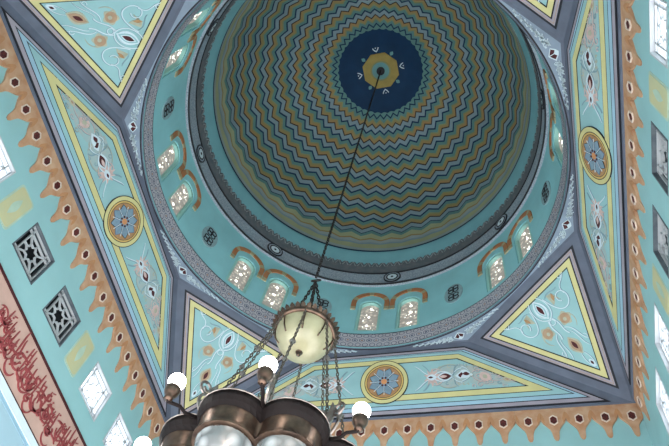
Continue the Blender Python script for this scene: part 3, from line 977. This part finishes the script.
for q in range(NL):
    c = rad(PH0 + 22.5 + 45 * q); x0, y0 = CX + RHO * cos(c), CY + RHO * sin(c)
    m = MB()
    lathe(m, x0, y0, [(.053, ZW - .002), (.0562, ZW - .005), (.0562, ZW - .009)] + [(.0550 * cos(t), ZW - .012 - .050 * sin(t)) for t in [pi / 2 * k / 9 for k in range(9)]] + [(.003, ZW - .062)], 'crystal', 32)
    do = m.build('glass_dish', ch, smooth=True, label='cut glass dish under a lobe')
    m = MB()
    lathe(m, x0, y0, [(.0005, ZW - .038), (.009, ZW - .034), (.012, ZW - .024), (.009, ZW - .014), (.004, ZW - .006)], 'bulb', 14)
    m.build('bulb', do, smooth=True, label='lit bulb inside the dish')
for q in range(NL):
    a = rad(PH0 + 45 * q); ca, sa = cos(a), sin(a)
    bx, by = CX + .262 * ca, CY + .262 * sa; zb = -1.238
    if q == 0: bx += .004; zb -= .0
    m = MB()
    tube(m, [(CX + r * ca, CY + r * sa, z) for r, z in ((JR - .004, ZF - .002), (JR + .012, ZF - .010), (JR + .030, ZF - .018), (JR + .045, ZF - .014), (.256, zb - .050), (.262, zb - .046))], .0038, 'bronze_dark', 6)
    ar = m.build('arm', ch, smooth=True)
    m = MB()
    lathe(m, bx, by, [(.002, zb - .052), (.009, zb - .049), (.007, zb - .044), (.011, zb - .039), (.0150, zb - .030), (.0155, zb - .020), (.012, zb - .018)], 'bronze', 18)
    m.build('socket_cup', ar, smooth=True)
    m = MB()
    lathe(m, bx, by, [(.001, zb - .024), (.009, zb - .022)] + [(.0180 * cos(t), zb + .001 + .0180 * sin(t)) for t in [-pi / 4 + (3 * pi / 4) * k / 9 for k in range(9)]] + [(.0005, zb + .0192)], 'bulb', 18)
    m.build('bulb', ar, smooth=True, label='glowing white globe bulb')
    # scroll leaf standing on the junction
    m = MB()
    F = Flat((CX + (JR - .01) * ca, CY + (JR - .01) * sa, ZF + .004), (ca, sa, 0), (0, 0, 1), (-sa, ca, 0))
    for sg in (-1, 1):
        m.ribbon(F, [(sg * x, y) for x, y in bez((0, 0), (.030, .016), (.036, .050), (.006, .060))], .006, -.002, .002, 'aged_silver')
        m.ribbon(F, [(sg * x, y) for x, y in spiral(.020, .072, .017, 1.2, -1.5, 1, 16, .3)], .005, -.002, .002, 'aged_silver')
    m.prism(F, lens(0, .062, .080, .020, pi / 2), -.002, .002, 'aged_silver')
    m.build('scroll_leaf', fl)
    m = MB()
    a2 = rad(PH0 + 45 * q)
    chain(m, (GX + .080 * cos(a2), GY + .080 * sin(a2), ZG), (CX + (JR - .012) * ca, CY + (JR - .012) * sa, ZF + .03), .016, .0065, .0014, 'chain_metal')
    for tt in ((.42, .012), (.62, .010)):
        pz = Vector((GX + .080 * cos(a2), GY + .080 * sin(a2), ZG)).lerp(Vector((CX + (JR - .012) * ca, CY + (JR - .012) * sa, ZF + .03)), tt[0])
        lathe(m, pz.x, pz.y, [(.001, pz.z - tt[1]), (tt[1] * .7, pz.z), (.001, pz.z + tt[1])], 'aged_silver', 8)
    m.build('support_chain', ch, smooth=True)

# ------------------------------------------------------------------ light
w = bpy.data.worlds.new('World'); SC.world = w; w.use_nodes = True
bg = w.node_tree.nodes['Background']; bg.inputs[0].default_value = (.96, .98, 1, 1); bg.inputs[1].default_value = 1.6
sn = bpy.data.lights.new('Sun', 'SUN'); sn.energy = 22; sn.angle = rad(3); so = bpy.data.objects.new('bounce_sun', sn); COL.objects.link(so)  # added daylight lamp; its bounce off the floor brightens the dome
so.rotation_euler = (rad(48), 0, rad(35))

# ------------------------------------------------------------------ camera
R = [[0.9681714240736569, -0.12572285044855042, -0.21642055928741744], [0.20726141262410613, 0.8874582471686546, 0.4116558834383388], [0.1403096591266872, -0.443409093735605, 0.8852692105502835]]
cam = bpy.data.cameras.new('Camera'); co = bpy.data.objects.new('Camera', cam); COL.objects.link(co)
M = Matrix(((R[0][0], -R[0][1], -R[0][2], 0), (R[1][0], -R[1][1], -R[1][2], 0), (R[2][0], -R[2][1], -R[2][2], 0), (0, 0, 0, 1)))
M.translation = WP(0.5322, -0.9872, -2.2459)
co.matrix_world = M
cam.sensor_width = 36; cam.lens = 683.56 / 669 * 36; cam.clip_end = 200
SC.camera = co
SC.view_settings.view_transform = 'Standard'; SC.view_settings.look = 'None'
SC.view_settings.gamma = 1; SC.view_settings.use_curve_mapping = False
SC.view_settings.exposure = 0.22
